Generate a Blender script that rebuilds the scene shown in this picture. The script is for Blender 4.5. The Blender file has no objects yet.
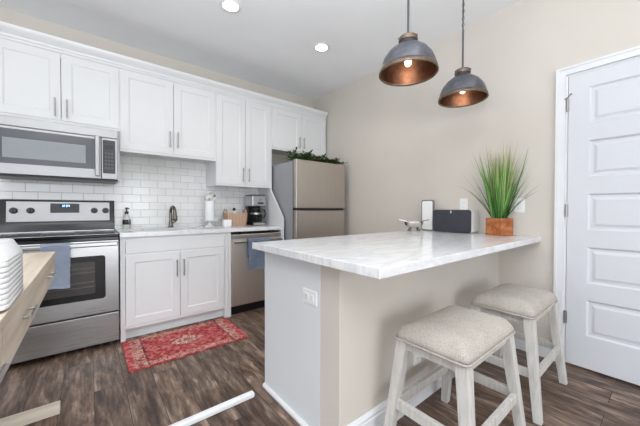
import bpy, bmesh, math, random
from mathutils import Vector, Matrix
random.seed(7)
PI = math.pi
sc = bpy.context.scene
COL = sc.collection

# ------------------------------------------------------------------ camera
cam_d = bpy.data.cameras.new('camera')
cam_d.sensor_width = 36.0
cam_d.lens = 286.41 / 640 * 36.0
cam_d.clip_start = 0.02
cam = bpy.data.objects.new('camera', cam_d)
COL.objects.link(cam)
YAW, PITCH = 0.6785, -0.0133
cam.location = (-2.696, -3.530, 1.122)
cam.rotation_euler = (PI / 2 + PITCH, -0.0017, -YAW)
sc.camera = cam

# ------------------------------------------------------------------ world, lights, exposure
w = bpy.data.worlds.new('world')
sc.world = w
w.use_nodes = True
w.node_tree.nodes['Background'].inputs[0].default_value = (0.80, 0.88, 1.0, 1)
w.node_tree.nodes['Background'].inputs[1].default_value = 1.0


def area(name, loc, rot, sx, sy, power, col):
    l = bpy.data.lights.new(name, 'AREA')
    l.shape = 'RECTANGLE'
    l.size, l.size_y, l.energy, l.color = sx, sy, power, col
    o = bpy.data.objects.new(name, l)
    COL.objects.link(o)
    o.location, o.rotation_euler = loc, rot
    return o


# daylight through the windows of the room behind and to the left of the camera
area('window_light_rear', (-2.9, -7.40, 1.13), (PI / 2, 0, 0), 3.6, 2.0, 64, (0.92, 0.96, 1.0))
area('window_light_left', (-6.40, -3.6, 1.13), (PI / 2, 0, -PI / 2), 3.4, 2.0, 34, (0.90, 0.95, 1.0))
# added soft fill from above, out of view behind the camera
area('overhead_fill', (-3.2, -4.9, 2.74), (0, 0, 0), 1.6, 1.6, 15, (1.0, 0.95, 0.88))
# added upward fill, out of view, to brighten the ceiling and its bounce
area('ceiling_fill', (-2.9, -3.8, 1.70), (PI - 0.02, 0, -0.25), 1.4, 1.4, 86, (0.93, 0.97, 1.0))

sc.view_settings.view_transform = 'Standard'
sc.view_settings.look = 'None'
sc.view_settings.gamma = 1.0
sc.view_settings.use_curve_mapping = False
sc.view_settings.exposure = 0.47


# ------------------------------------------------------------------ materials
def s2l(c):
    def f(v):
        v /= 255.0
        return v / 12.92 if v <= 0.04045 else ((v + 0.055) / 1.055) ** 2.4
    return tuple(f(v) for v in c[:3]) + (1.0,)


class NT:
    """small helper round a material's node tree"""
    def __init__(self, name, rough=0.5, metal=0.0, col=(200, 200, 200), spec=0.5):
        self.m = bpy.data.materials.new(name)
        self.m.use_nodes = True
        self.t = self.m.node_tree
        self.b = self.t.nodes['Principled BSDF']
        self.b.inputs['Base Color'].default_value = s2l(col)
        self.b.inputs['Roughness'].default_value = rough
        self.b.inputs['Metallic'].default_value = metal
        self.b.inputs['Specular IOR Level'].default_value = spec
        self._c = None

    def n(self, typ, **kw):
        nd = self.t.nodes.new(typ)
        for k, v in kw.items():
            setattr(nd, k, v)
        return nd

    def l(self, a, b):
        self.t.links.new(a, b)

    def obj(self):
        if self._c is None:
            self._c = self.n('ShaderNodeTexCoord')
        return self._c.outputs['Object']

    def gen(self):
        self.obj()
        return self._c.outputs['Generated']

    def mapping(self, src, scale=(1, 1, 1), rot=(0, 0, 0), loc=(0, 0, 0)):
        mp = self.n('ShaderNodeMapping')
        mp.inputs['Scale'].default_value = scale
        mp.inputs['Rotation'].default_value = rot
        mp.inputs['Location'].default_value = loc
        self.l(src, mp.inputs['Vector'])
        return mp.outputs[0]

    def noise(self, vec, scale, detail=4, rough=0.55, dist=0.0):
        nd = self.n('ShaderNodeTexNoise')
        nd.inputs['Scale'].default_value = scale
        nd.inputs['Detail'].default_value = detail
        nd.inputs['Roughness'].default_value = rough
        nd.inputs['Distortion'].default_value = dist
        self.l(vec, nd.inputs['Vector'])
        return nd.outputs['Fac']

    def ramp(self, fac, stops):
        nd = self.n('ShaderNodeValToRGB')
        e = nd.color_ramp.elements
        while len(e) < len(stops):
            e.new(0.5)
        for el, (p, c) in zip(e, stops):
            el.position = p
            el.color = s2l(c) if len(c) == 3 else c
        self.l(fac, nd.inputs[0])
        return nd.outputs[0]

    def mix(self, fac, a, b, mode='MIX'):
        nd = self.n('ShaderNodeMix', data_type='RGBA', blend_type=mode)
        for sock, v in ((nd.inputs['Factor'], fac), (nd.inputs['A'], a), (nd.inputs['B'], b)):
            if isinstance(v, (int, float)):
                sock.default_value = v
            elif isinstance(v, tuple):
                sock.default_value = s2l(v)
            else:
                self.l(v, sock)
        return nd.outputs['Result']

    def math(self, op, a, b=None, c=None):
        nd = self.n('ShaderNodeMath', operation=op)
        for i, v in enumerate((a, b, c)):
            if v is None:
                continue
            if isinstance(v, (int, float)):
                nd.inputs[i].default_value = v
            else:
                self.l(v, nd.inputs[i])
        return nd.outputs[0]

    def color(self, sock):
        self.l(sock, self.b.inputs['Base Color'])

    def bump(self, h, strength=0.2, dist=0.01):
        nd = self.n('ShaderNodeBump')
        nd.inputs['Strength'].default_value = strength
        nd.inputs['Distance'].default_value = dist
        self.l(h, nd.inputs['Height'])
        self.l(nd.outputs[0], self.b.inputs['Normal'])


def plain(name, col, rough=0.5, metal=0.0, var=0.0, vscale=6.0, spec=0.5):
    t = NT(name, rough, metal, col, spec)
    if var:
        f = t.noise(t.obj(), vscale)
        a = tuple(max(0, c * (1 - var)) for c in col)
        b = tuple(min(255, c * (1 + var)) for c in col)
        t.color(t.ramp(f, [(0.3, a), (0.7, b)]))
    return t.m


M = {}
M['wall'] = plain('beige_wall_paint', (207, 200, 191), 0.85, var=0.012, vscale=2)
M['ceiling'] = plain('white_ceiling_paint', (243, 245, 247), 0.9, var=0.01, vscale=2)
M['cab'] = plain('white_cabinet_paint', (220, 221, 222), 0.38, var=0.006, vscale=3)
M['panelwhite'] = plain('white_panel_paint', (220, 223, 226), 0.45, var=0.006, vscale=3)
M['trim'] = plain('white_trim_paint', (222, 223, 225), 0.4, var=0.006, vscale=3)
M['door'] = plain('white_door_paint', (208, 210, 215), 0.42, var=0.006, vscale=3)
M['black'] = plain('black_plastic', (22, 22, 24), 0.35, var=0.05)
M['darkgrey'] = plain('dark_grey_plastic', (62, 63, 68), 0.5, var=0.05)
M['blackglass'] = plain('black_glass', (14, 14, 16), 0.08, var=0.05)
M['hobglass'] = plain('black_hob_glass', (10, 10, 12), 0.16, var=0.05, spec=0.22)
M['mwglass'] = plain('smoked_door_glass', (84, 86, 93), 0.22, var=0.03)
M['enamel'] = plain('black_enamel', (20, 20, 22), 0.18, var=0.05)
M['nickel'] = plain('brushed_nickel', (166, 164, 161), 0.3, 1.0, var=0.03, vscale=40)
M['darknickel'] = plain('dark_nickel', (118, 112, 106), 0.25, 1.0, var=0.05, vscale=40)
M['whiteplastic'] = plain('white_plastic', (236, 236, 234), 0.35, var=0.006)
M['ceramic'] = plain('white_glazed_ceramic', (238, 239, 240), 0.15, var=0.006)
M['rubber'] = plain('black_rubber', (18, 18, 18), 0.7, var=0.05)
M['silver'] = plain('polished_silver', (205, 202, 196), 0.22, 1.0, var=0.04, vscale=30)
M['gap'] = plain('dark_recess', (30, 30, 31), 0.8, var=0.05)


def steel(name, col, rough, axis, strength=0.10):
    t = NT(name, rough, 1.0, col)
    sc_ = {'x': (3, 300, 300), 'y': (300, 3, 300), 'z': (300, 300, 3)}[axis]
    f = t.noise(t.mapping(t.obj(), sc_), 1.0, 3)
    t.color(t.ramp(f, [(0.3, tuple(c * 0.97 for c in col)), (0.7, tuple(min(255, c * 1.02) for c in col))]))
    r = t.n('ShaderNodeMapRange')
    r.inputs['To Min'].default_value = rough - 0.05
    r.inputs['To Max'].default_value = rough + 0.07
    t.l(f, r.inputs['Value'])
    t.l(r.outputs[0], t.b.inputs['Roughness'])
    t.bump(f, strength, 0.0006)
    t.b.inputs['Anisotropic'].default_value = 0.5
    return t.m


M['steel'] = steel('brushed_stainless_steel', (190, 190, 191), 0.28, 'x')
M['steelmw'] = steel('satin_stainless_steel', (158, 158, 159), 0.40, 'x')
M['steelv'] = steel('brushed_stainless_steel_vertical', (226, 216, 206), 0.46, 'z', .05)
M['fridgesteel'] = steel('warm_stainless_steel', (188, 180, 172), 0.38, 'z', 0.04)
M['fridgeside'] = plain('grey_fridge_side', (150, 152, 156), 0.42, 0.0, var=0.02)

# floor : dark weathered planks running along y
t = NT('weathered_plank_floor', 0.42, 0, (100, 88, 80), 0.4)
mp = t.mapping(t.obj(), (1, 1, 1), (0, 0, PI / 2))
br = t.n('ShaderNodeTexBrick')
br.offset = 0.37
br.inputs['Color1'].default_value = (0.0, 0.0, 0.0, 1)
br.inputs['Color2'].default_value = (1, 1, 1, 1)
br.inputs['Mortar'].default_value = (0.5, 0.5, 0.5, 1)
br.inputs['Scale'].default_value = 1.0
br.inputs['Mortar Size'].default_value = 0.0016
br.inputs['Brick Width'].default_value = 1.22
br.inputs['Row Height'].default_value = 0.155
t.l(mp, br.inputs['Vector'])
# every plank shifts the grain so that neighbours differ
sep = t.n('ShaderNodeSeparateXYZ'); t.l(t.obj(), sep.inputs[0])
jump = t.math('MULTIPLY', br.outputs['Color'], 7.3)
cmb = t.n('ShaderNodeCombineXYZ')
t.l(t.math('MULTIPLY', sep.outputs[0], 17.0), cmb.inputs[0])
t.l(t.math('ADD', t.math('MULTIPLY', sep.outputs[1], 3.6), jump), cmb.inputs[1])
t.l(jump, cmb.inputs[2])
g1 = t.noise(cmb.outputs[0], 1.0, 6, 0.62, 0.6)
cm2 = t.n('ShaderNodeCombineXYZ')
t.l(t.math('MULTIPLY', sep.outputs[0], 70.0), cm2.inputs[0])
t.l(t.math('ADD', t.math('MULTIPLY', sep.outputs[1], 5.0), jump), cm2.inputs[1])
t.l(jump, cm2.inputs[2])
g2 = t.noise(cm2.outputs[0], 1.0, 4, 0.6)
base = t.ramp(g1, [(0.33, (84, 67, 58)), (0.45, (126, 106, 93)), (0.55, (154, 133, 118)), (0.66, (204, 186, 171))])
fine = t.ramp(g2, [(0.25, (150, 144, 140)), (0.7, (255, 255, 255))])
cm3 = t.n('ShaderNodeCombineXYZ')
t.l(t.math('MULTIPLY', sep.outputs[0], 46.0), cm3.inputs[0])
t.l(t.math('ADD', t.math('MULTIPLY', sep.outputs[1], 5.5), jump), cm3.inputs[1])
t.l(jump, cm3.inputs[2])
g3 = t.noise(cm3.outputs[0], 1.0, 5, 0.65, 0.4)
base = t.mix(0.8, base, t.ramp(g3, [(0.36, (150, 138, 130)), (0.50, (235, 228, 222)), (0.62, (255, 255, 255))]), 'MULTIPLY')
c = t.mix(0.75, base, fine, 'MULTIPLY')
tone = t.ramp(br.outputs['Color'], [(0.0, (205, 200, 198)), (1.0, (255, 252, 250))])
c = t.mix(0.8, c, tone, 'MULTIPLY')
c = t.mix(br.outputs['Fac'], c, (40, 33, 29))
t.color(c)
t.bump(t.math('SUBTRACT', g2, t.math('MULTIPLY', br.outputs['Fac'], 2.0)), 0.15, 0.002)
M['floor'] = t.m

# backsplash : white 3x6 subway tile with grey grout (x along the wall, z up)
t = NT('white_subway_tile', 0.16, 0, (232, 234, 232), 0.5)
sep = t.n('ShaderNodeSeparateXYZ'); t.l(t.obj(), sep.inputs[0])
cmb = t.n('ShaderNodeCombineXYZ')
t.l(sep.outputs[0], cmb.inputs[0]); t.l(sep.outputs[2], cmb.inputs[1])
br = t.n('ShaderNodeTexBrick')
br.offset = 0.5
br.inputs['Color1'].default_value = s2l((231, 232, 230))
br.inputs['Color2'].default_value = s2l((240, 240, 238))
br.inputs['Mortar'].default_value = s2l((186, 188, 188))
br.inputs['Scale'].default_value = 1.0
br.inputs['Mortar Size'].default_value = 0.0019
br.inputs['Mortar Smooth'].default_value = 0.1
br.inputs['Brick Width'].default_value = 0.1545
br.inputs['Row Height'].default_value = 0.0783
t.l(cmb.outputs[0], br.inputs['Vector'])
t.color(br.outputs['Color'])
t.l(t.ramp(br.outputs['Fac'], [(0, (95, 95, 95)), (1, (225, 225, 225))]), t.b.inputs['Roughness'])
t.bump(t.math('SUBTRACT', 1.0, br.outputs['Fac']), 0.5, 0.002)
M['tile'] = t.m

# white marble-look worktop
t = NT('white_marble_worktop', 0.16, 0, (226, 226, 227), 0.5)
v = t.mapping(t.obj(), (0.9, 3.2, 1.0), (0, 0, 0.10))
n1 = t.noise(v, 2.1, 7, 0.62, 1.3)
vein = t.math('ABSOLUTE', t.math('SUBTRACT', n1, 0.5))
c1 = t.ramp(vein, [(0.0, (216, 217, 219)), (0.022, (222, 222, 224)), (0.07, (230, 230, 231)), (0.4, (234, 234, 234))])
n2 = t.noise(t.mapping(t.obj(), (1.6, 7.0, 2.0), (0, 0, 0.10)), 2.4, 6, 0.65, 0.8)
c2 = t.ramp(n2, [(0.35, (232, 232, 234)), (0.55, (255, 255, 255))])
t.color(t.mix(0.3, c1, c2, 'MULTIPLY'))
M['marble'] = t.m


def wood(name, dark, mid, light, rough=0.6, axis='y', scale=1.0):
    t = NT(name, rough, 0, mid, 0.3)
    sc_ = {'x': (2, 26, 26), 'y': (26, 2, 26), 'z': (26, 26, 2)}[axis]
    f = t.noise(t.mapping(t.obj(), tuple(q * scale for q in sc_)), 1.0, 5, 0.6, 0.5)
    t.color(t.ramp(f, [(0.28, dark), (0.5, mid), (0.72, light)]))
    t.bump(f, 0.12, 0.002)
    return t.m


M['palewood'] = wood('pale_washed_wood', (184, 168, 150), (204, 190, 173), (218, 206, 191), 0.6, 'y')
M['palewoodx'] = wood('pale_washed_wood_across', (188, 174, 156), (208, 196, 180), (220, 210, 196), 0.6, 'x')
M['planterwood'] = wood('orange_brown_wood', (120, 66, 36), (168, 100, 58), (196, 130, 84), 0.55, 'x')
M['whitewash'] = wood('whitewashed_wood', (178, 175, 170), (198, 195, 190), (210, 208, 204), 0.55, 'z', 2.2)
M['whitebar'] = plain('white_painted_wood', (228, 229, 232), 0.45, var=0.01)


def fabric(name, a, b, scale, bump=0.4, rough=0.95):
    t = NT(name, rough, 0, a, 0.15)
    wv = t.noise(t.obj(), scale, 3, 0.7)
    big = t.noise(t.obj(), 9, 3, 0.6)
    c = t.ramp(wv, [(0.32, a), (0.68, b)])
    t.color(t.mix(0.2, c, t.ramp(big, [(0.3, tuple(q * 0.86 for q in a)), (0.7, b)])))
    t.bump(wv, bump, 0.003)
    return t.m


M['linen'] = fabric('oatmeal_linen', (150, 142, 134), (204, 197, 188), 230, 0.7)
M['bluegrey'] = fabric('blue_grey_towel_cloth', (150, 164, 190), (212, 220, 234), 240, 0.6)
M['denim'] = fabric('dark_blue_towel_cloth', (92, 108, 138), (190, 202, 222), 220, 0.6)
M['speakergrille'] = fabric('charcoal_speaker_grille', (58, 58, 66), (70, 70, 78), 700, 0.15, 0.6)

# wicker
t = NT('woven_wicker', 0.75, 0, (176, 134, 98), 0.2)
wx = t.n('ShaderNodeTexWave', wave_type='BANDS', bands_direction='Z')
wx.inputs['Scale'].default_value = 26; wx.inputs['Distortion'].default_value = 1.5
t.l(t.obj(), wx.inputs['Vector'])
wy = t.n('ShaderNodeTexWave', wave_type='BANDS', bands_direction='X')
wy.inputs['Scale'].default_value = 18; wy.inputs['Distortion'].default_value = 1.0
t.l(t.obj(), wy.inputs['Vector'])
pr = t.math('MULTIPLY', wx.outputs['Fac'], t.math('ADD', wy.outputs['Fac'], 0.5))
t.color(t.ramp(pr, [(0.05, (140, 106, 84)), (0.5, (204, 170, 144)), (1.0, (232, 206, 184))]))
t.bump(pr, 0.6, 0.006)
M['wicker'] = t.m

# pendant metals
t = NT('weathered_zinc', 0.36, 0.8, (120, 124, 132))
f = t.noise(t.obj(), 14, 5, 0.65)
t.color(t.ramp(f, [(0.3, (84, 85, 92)), (0.55, (108, 110, 118)), (0.75, (134, 135, 142))]))
M['zinc'] = t.m
t = NT('copper_lining', 0.34, 0.9, (160, 100, 66))
f = t.noise(t.obj(), 18, 5, 0.65)
t.color(t.ramp(f, [(0.3, (86, 60, 48)), (0.6, (122, 88, 70)), (0.8, (148, 112, 90))]))
M['copper'] = t.m
M['rim'] = plain('tarnished_brass_rim', (116, 100, 88), 0.4, 0.8, var=0.15, vscale=30)
M['rod'] = plain('dark_steel_rod', (92, 92, 96), 0.4, 0.8, var=0.05)


def emit(name, col, strength):
    t = NT(name, 0.4, 0, col)
    t.b.inputs['Emission Color'].default_value = s2l(col)
    t.b.inputs['Emission Strength'].default_value = strength
    return t.m


M['bulb'] = emit('lit_warm_bulb', (255, 226, 188), 5)
M['lamp'] = emit('lit_downlight_lens', (255, 244, 226), 9)
M['clock'] = emit('lit_clock_digits', (150, 200, 255), 2.2)

# clear things
def glass(name, col, rough=0.02):
    t = NT(name, rough, 0, col)
    t.b.inputs['Transmission Weight'].default_value = 1.0
    t.b.inputs['IOR'].default_value = 1.3
    return t.m


M['greenglass'] = plain('pale_green_soap', (196, 206, 196), 0.12, var=0.02)
M['smoke'] = glass('coffee_pot_glass', (150, 150, 150), 0.02)

# plants
t = NT('grass_blade_green', 0.5, 0, (76, 128, 52), 0.3)
info = t.n('ShaderNodeAttribute', attribute_name='tint')
t.color(t.ramp(info.outputs['Fac'], [(0.0, (40, 78, 40)), (0.4, (82, 138, 58)), (0.75, (136, 186, 92)), (1.0, (182, 166, 132))]))
M['blade'] = t.m
t = NT('dark_leaf_green', 0.5, 0, (52, 78, 44), 0.3)
info = t.n('ShaderNodeAttribute', attribute_name='tint')
t.color(t.ramp(info.outputs['Fac'], [(0.0, (30, 48, 30)), (0.5, (56, 84, 46)), (1.0, (112, 138, 82))]))
M['leaf'] = t.m
M['moss'] = plain('dark_moss', (40, 58, 30), 0.9, var=0.3, vscale=60)

# rug
t = NT('red_oriental_rug', 0.95, 0, (170, 50, 56), 0.1)
sep = t.n('ShaderNodeSeparateXYZ'); t.l(t.obj(), sep.inputs[0])
ax = t.math('ABSOLUTE', sep.outputs[0]); ay = t.math('ABSOLUTE', sep.outputs[1])
HX, HY = 0.4375, 0.2825
ex = t.math('SUBTRACT', HX, ax); ey = t.math('SUBTRACT', HY, ay)
vor = t.n('ShaderNodeTexVoronoi', feature='F1'); vor.inputs['Scale'].default_value = 24
t.l(t.obj(), vor.inputs['Vector'])
vor2 = t.n('ShaderNodeTexVoronoi', feature='F1'); vor2.inputs['Scale'].default_value = 34
t.l(t.obj(), vor2.inputs['Vector'])
nz = t.noise(t.obj(), 40, 4, 0.7)
field = t.ramp(vor.outputs['Distance'], [(0.0, (206, 160, 140)), (0.2, (186, 84, 84)), (0.42, (176, 58, 66)), (0.62, (128, 44, 52)), (0.8, (196, 84, 88))])
field = t.mix(t.ramp(nz, [(0.60, (0, 0, 0)), (0.66, (255, 255, 255))]), field, (196, 168, 140))
border = t.ramp(vor2.outputs['Distance'], [(0.0, (206, 186, 166)), (0.22, (176, 66, 72)), (0.36, (214, 196, 178)), (0.5, (96, 54, 60)), (0.62, (180, 74, 80)), (0.8, (204, 180, 158))])


def mask(cond, lo, hi):  # 1 between lo and hi
    return t.math('MULTIPLY', t.math('GREATER_THAN', cond, lo), t.math('LESS_THAN', cond, hi))


med = t.math('ADD', t.math('MULTIPLY', ax, 1.0), t.math('MULTIPLY', ay, 1.25))
med = t.math('ADD', med, t.math('MULTIPLY', t.math('SUBTRACT', nz, 0.5), 0.10))
c = t.mix(t.math('LESS_THAN', med, 0.12), field, t.mix(t.math('GREATER_THAN', nz, 0.5), (216, 202, 184), (120, 84, 88)))
c = t.mix(t.math('LESS_THAN', med, 0.03), c, (196, 60, 62))
c = t.mix(t.math('LESS_THAN', ey, 0.075), c, border)
c = t.mix(mask(ex, 0.0, 0.118), c, border)
c = t.mix(mask(ex, 0.118, 0.132), c, (52, 36, 42))
c = t.mix(t.math('LESS_THAN', ex, 0.042), c, (184, 80, 84))
c = t.mix(t.math('LESS_THAN', ey, 0.016), c, (156, 58, 62))
c = t.mix(0.35, c, t.ramp(t.noise(t.obj(), 26, 4, 0.7), [(0.38, (96, 40, 48)), (0.5, (196, 96, 98)), (0.62, (226, 196, 176))]))
t.color(c)
t.bump(nz, 0.5, 0.004)
M['rug'] = t.m


# ------------------------------------------------------------------ object helpers
def tag(o, label=None, cat=None, group=None, kind=None):
    if label: o['label'] = label
    if cat: o['category'] = cat
    if group: o['group'] = group
    if kind: o['kind'] = kind
    return o


def empty(name, loc, label=None, cat=None, group=None):
    o = bpy.data.objects.new(name, None)
    o.empty_display_size = 0.05
    COL.objects.link(o)
    o.location = loc
    return tag(o, label, cat, group)


def origin_of(o):
    p = Vector(o.location)
    while o.parent:
        o = o.parent
        p += Vector(o.location)
    return p


class MB:
    """collects shapes given in room coordinates; build() links them as ONE mesh object"""
    def __init__(self):
        self.bm = bmesh.new()

    def face(self, pts):
        return self.bm.faces.new([self.bm.verts.new(p) for p in pts])

    def box(self, x0, x1, y0, y1, z0, z1, bev=0.0, seg=2, mtx=None):
        r = bmesh.ops.create_cube(self.bm, size=1.0)
        vs = r['verts']
        for v in vs:
            v.co = Vector(((x0 + x1) / 2 + v.co.x * (x1 - x0), (y0 + y1) / 2 + v.co.y * (y1 - y0), (z0 + z1) / 2 + v.co.z * (z1 - z0)))
        if bev > 0:
            es = {e for v in vs for e in v.link_edges}
            rr = bmesh.ops.bevel(self.bm, geom=list(es), offset=bev, segments=seg, profile=0.6, affect='EDGES')
            vs = list({v for f in rr['faces'] for v in f.verts} | {v for v in vs if v.is_valid})
        if mtx is not None:
            for v in vs:
                v.co = mtx @ v.co
        return self

    def bar(self, p0, p1, w, d, w1=None, d1=None, side=None, bev=0.0):
        """square bar from p0 to p1; ends cut level with the side / cross axes"""
        p0, p1 = Vector(p0), Vector(p1)
        ax = (p1 - p0).normalized()
        s = Vector(side) if side else Vector((1, 0, 0))
        s = (s - ax * s.dot(ax)).normalized()
        u = ax.cross(s)
        w1 = w if w1 is None else w1
        d1 = d if d1 is None else d1
        a = [self.bm.verts.new(p0 + s * i * w / 2 + u * j * d / 2) for i, j in ((-1, -1), (1, -1), (1, 1), (-1, 1))]
        b = [self.bm.verts.new(p1 + s * i * w1 / 2 + u * j * d1 / 2) for i, j in ((-1, -1), (1, -1), (1, 1), (-1, 1))]
        fs = [self.bm.faces.new(a[::-1]), self.bm.faces.new(b)]
        for i in range(4):
            fs.append(self.bm.faces.new([a[i], a[(i + 1) % 4], b[(i + 1) % 4], b[i]]))
        if bev:
            es = {e for f in fs for e in f.edges}
            bmesh.ops.bevel(self.bm, geom=list(es), offset=bev, segments=2, profile=0.6, affect='EDGES')
        return self

    def leg(self, top, bot, wt, wb):
        """post with level ends"""
        a = [self.bm.verts.new((top[0] + i * wt / 2, top[1] + j * wt / 2, top[2])) for i, j in ((-1, -1), (1, -1), (1, 1), (-1, 1))]
        b = [self.bm.verts.new((bot[0] + i * wb / 2, bot[1] + j * wb / 2, bot[2])) for i, j in ((-1, -1), (1, -1), (1, 1), (-1, 1))]
        fs = [self.bm.faces.new(a), self.bm.faces.new(b[::-1])]
        for i in range(4):
            fs.append(self.bm.faces.new([a[(i + 1) % 4], a[i], b[i], b[(i + 1) % 4]]))
        es = {e for f in fs for e in f.edges}
        bmesh.ops.bevel(self.bm, geom=list(es), offset=0.003, segments=2, profile=0.6, affect='EDGES')
        return self

    def lathe(self, c, prof, n=32, axis='z', close=False):
        """prof = [(r, h)...] turned round an axis through c"""
        rings = []
        for r, h in prof:
            ring = []
            for k in range(n if r > 1e-6 else 1):
                a = 2 * PI * k / n
                p, q = r * math.cos(a), r * math.sin(a)
                v = {'z': (p, q, h), 'y': (p, h, -q), 'x': (h, p, q)}[axis]
                ring.append(self.bm.verts.new((c[0] + v[0], c[1] + v[1], c[2] + v[2])))
            rings.append(ring)
        for A, B in zip(rings, rings[1:]):
            if len(A) == 1 and len(B) == 1:
                continue
            for k in range(n):
                k2 = (k + 1) % n
                if len(A) == 1:
                    self.bm.faces.new([A[0], B[k2], B[k]])
                elif len(B) == 1:
                    self.bm.faces.new([A[k], A[k2], B[0]])
                else:
                    self.bm.faces.new([A[k], A[k2], B[k2], B[k]])
        return self

    def tube(self, pts, r, n=12, cap=True):
        pts = [Vector(p) for p in pts]
        rs = r if isinstance(r, (list, tuple)) else [r] * len(pts)
        ref = None
        rings = []
        for i, p in enumerate(pts):
            d = (pts[min(i + 1, len(pts) - 1)] - pts[max(i - 1, 0)]).normalized()
            if ref is None:
                ref = d.orthogonal().normalized()
            ref = (ref - d * ref.dot(d)).normalized()
            u = d.cross(ref)
            rings.append([self.bm.verts.new(p + (ref * math.cos(2 * PI * k / n) + u * math.sin(2 * PI * k / n)) * rs[i]) for k in range(n)])
        for A, B in zip(rings, rings[1:]):
            for k in range(n):
                self.bm.faces.new([A[k], A[(k + 1) % n], B[(k + 1) % n], B[k]])
        if cap:
            self.bm.faces.new(rings[0][::-1])
            self.bm.faces.new(rings[-1])
        return self

    def prism(self, poly, axis, a, b, bev=0.0):
        """poly = 2-d outline in the plane across the axis, drawn out from a to b"""
        def P(u, v, h):
            return {'x': (h, u, v), 'y': (u, h, v), 'z': (u, v, h)}[axis]
        A = [self.bm.verts.new(P(u, v, a)) for u, v in poly]
        B = [self.bm.verts.new(P(u, v, b)) for u, v in poly]
        fs = [self.bm.faces.new(A), self.bm.faces.new(B[::-1])]
        n = len(poly)
        for i in range(n):
            fs.append(self.bm.faces.new([A[(i + 1) % n], A[i], B[i], B[(i + 1) % n]]))
        if bev:
            es = {e for f in fs for e in f.edges}
            bmesh.ops.bevel(self.bm, geom=list(es), offset=bev, segments=2, profile=0.6, affect='EDGES')
        return self

    def panel(self, u0, u1, v0, v1, rings, P, back):
        """slab whose face steps inwards: rings = [(inset, depth)...]; P(u, v, d) gives the point, d going into the slab"""
        L = []
        for ins, d in [(0, back)] + list(rings):
            L.append([self.bm.verts.new(P(*q, d)) for q in ((u0 + ins, v0 + ins), (u1 - ins, v0 + ins), (u1 - ins, v1 - ins), (u0 + ins, v1 - ins))])
        for A, B in zip(L, L[1:]):
            for i in range(4):
                self.bm.faces.new([A[i], A[(i + 1) % 4], B[(i + 1) % 4], B[i]])
        self.bm.faces.new(L[-1])
        self.bm.faces.new(L[0][::-1])
        return self

    def rings(self, rings, cap0=True, cap1=True):
        R = [[self.bm.verts.new(p) for p in r] for r in rings]
        n = len(R[0])
        for A, B in zip(R, R[1:]):
            for k in range(n):
                self.bm.faces.new([A[k], A[(k + 1) % n], B[(k + 1) % n], B[k]])
        if cap0: self.bm.faces.new(R[0][::-1])
        if cap1: self.bm.faces.new(R[-1])
        return self

    def build(self, name, mat, parent=None, smooth=False, mats=None):
        bm = self.bm
        bmesh.ops.recalc_face_normals(bm, faces=bm.faces)
        if parent is not None:
            off = origin_of(parent)
        else:
            xs = [v.co.x for v in bm.verts]; ys = [v.co.y for v in bm.verts]; zs = [v.co.z for v in bm.verts]
            off = Vector(((min(xs) + max(xs)) / 2, (min(ys) + max(ys)) / 2, min(zs)))
        for v in bm.verts:
            v.co -= off
        me = bpy.data.meshes.new(name)
        bm.to_mesh(me)
        bm.free()
        me.materials.append(mat)
        if smooth:
            for p in me.polygons:
                p.use_smooth = True
            if smooth != 'all':
                try:
                    me.set_sharp_from_angle(angle=math.radians(smooth if smooth is not True else 40))
                except Exception:
                    pass
        o = bpy.data.objects.new(name, me)
        COL.objects.link(o)
        if parent is not None:
            o.parent = parent
        else:
            o.location = off
        return o


def struct(o, kind='structure'):
    o['kind'] = kind
    return o


def copy_tree(o, parent=None):
    c = o.copy()
    COL.objects.link(c)
    if parent is not None:
        c.parent = parent
    for ch in list(o.children):
        copy_tree(ch, c)
    return c


def rounded(hx, hy, r, n=6, cx=0, cy=0):
    pts = []
    for sx, sy, a0 in ((1, 1, 0), (-1, 1, PI / 2), (-1, -1, PI), (1, -1, 1.5 * PI)):
        for k in range(n + 1):
            a = a0 + PI / 2 * k / n
            pts.append((cx + sx * (hx - r) + r * math.cos(a), cy + sy * (hy - r) + r * math.sin(a)))
    return pts


def arc(c, r, a0, a1, n, f):
    return [f(c, r, a0 + (a1 - a0) * k / n) for k in range(n + 1)]


# ------------------------------------------------------------------ the room shell
XL, XR, YB, YN, ZC = -6.5, 0.0, 0.0, -7.5, 2.789
struct(MB().box(XL - .15, XR + 1.6, YN - .15, YB + .15, -0.12, 0.0).build('floor', M['floor']))
struct(MB().box(XL - .15, XR + .15, YN - .15, YB + .15, ZC, ZC + 0.12).build('ceiling', M['ceiling']))
struct(MB().box(XL - .15, XR + .15, YB, YB + .15, 0, ZC).build('wall_back', M['wall']))
D0, D1, DH = -3.036, -3.868, 2.078            # the white door's opening
m = MB()
m.box(XR, XR + .15, D0 + .012, YB, 0, ZC)
m.box(XR, XR + .15, YN, D1 - .012, 0, ZC)
m.box(XR, XR + .15, D1 - .012, D0 + .012, DH + .012, ZC)
struct(m.build('wall_right', M['wall']))
# left and rear walls, each with a wide window opening
m = MB()
m.box(XL - .15, XL, YN, -5.4, 0, ZC).box(XL - .15, XL, -1.8, YB, 0, ZC)
m.box(XL - .15, XL, -5.4, -1.8, 0, .10).box(XL - .15, XL, -5.4, -1.8, 2.20, ZC)
struct(m.build('wall_left', M['wall']))
m = MB()
m.box(XL, -4.8, YN - .15, YN, 0, ZC).box(-1.0, XR, YN - .15, YN, 0, ZC)
m.box(-4.8, -1.0, YN - .15, YN, 0, .10).box(-4.8, -1.0, YN - .15, YN, 2.20, ZC)
struct(m.build('wall_rear', M['wall']))
m = MB()
for a in (-5.4, -4.2, -3.0, -1.85):
    m.box(XL - .10, XL - .05, a, a + .05, .10, 2.20)
m.box(XL - .10, XL - .05, -5.4, -1.8, .10, .15).box(XL - .10, XL - .05, -5.4, -1.8, 2.15, 2.20)
struct(m.build('window_1', M['trim']))
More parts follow.
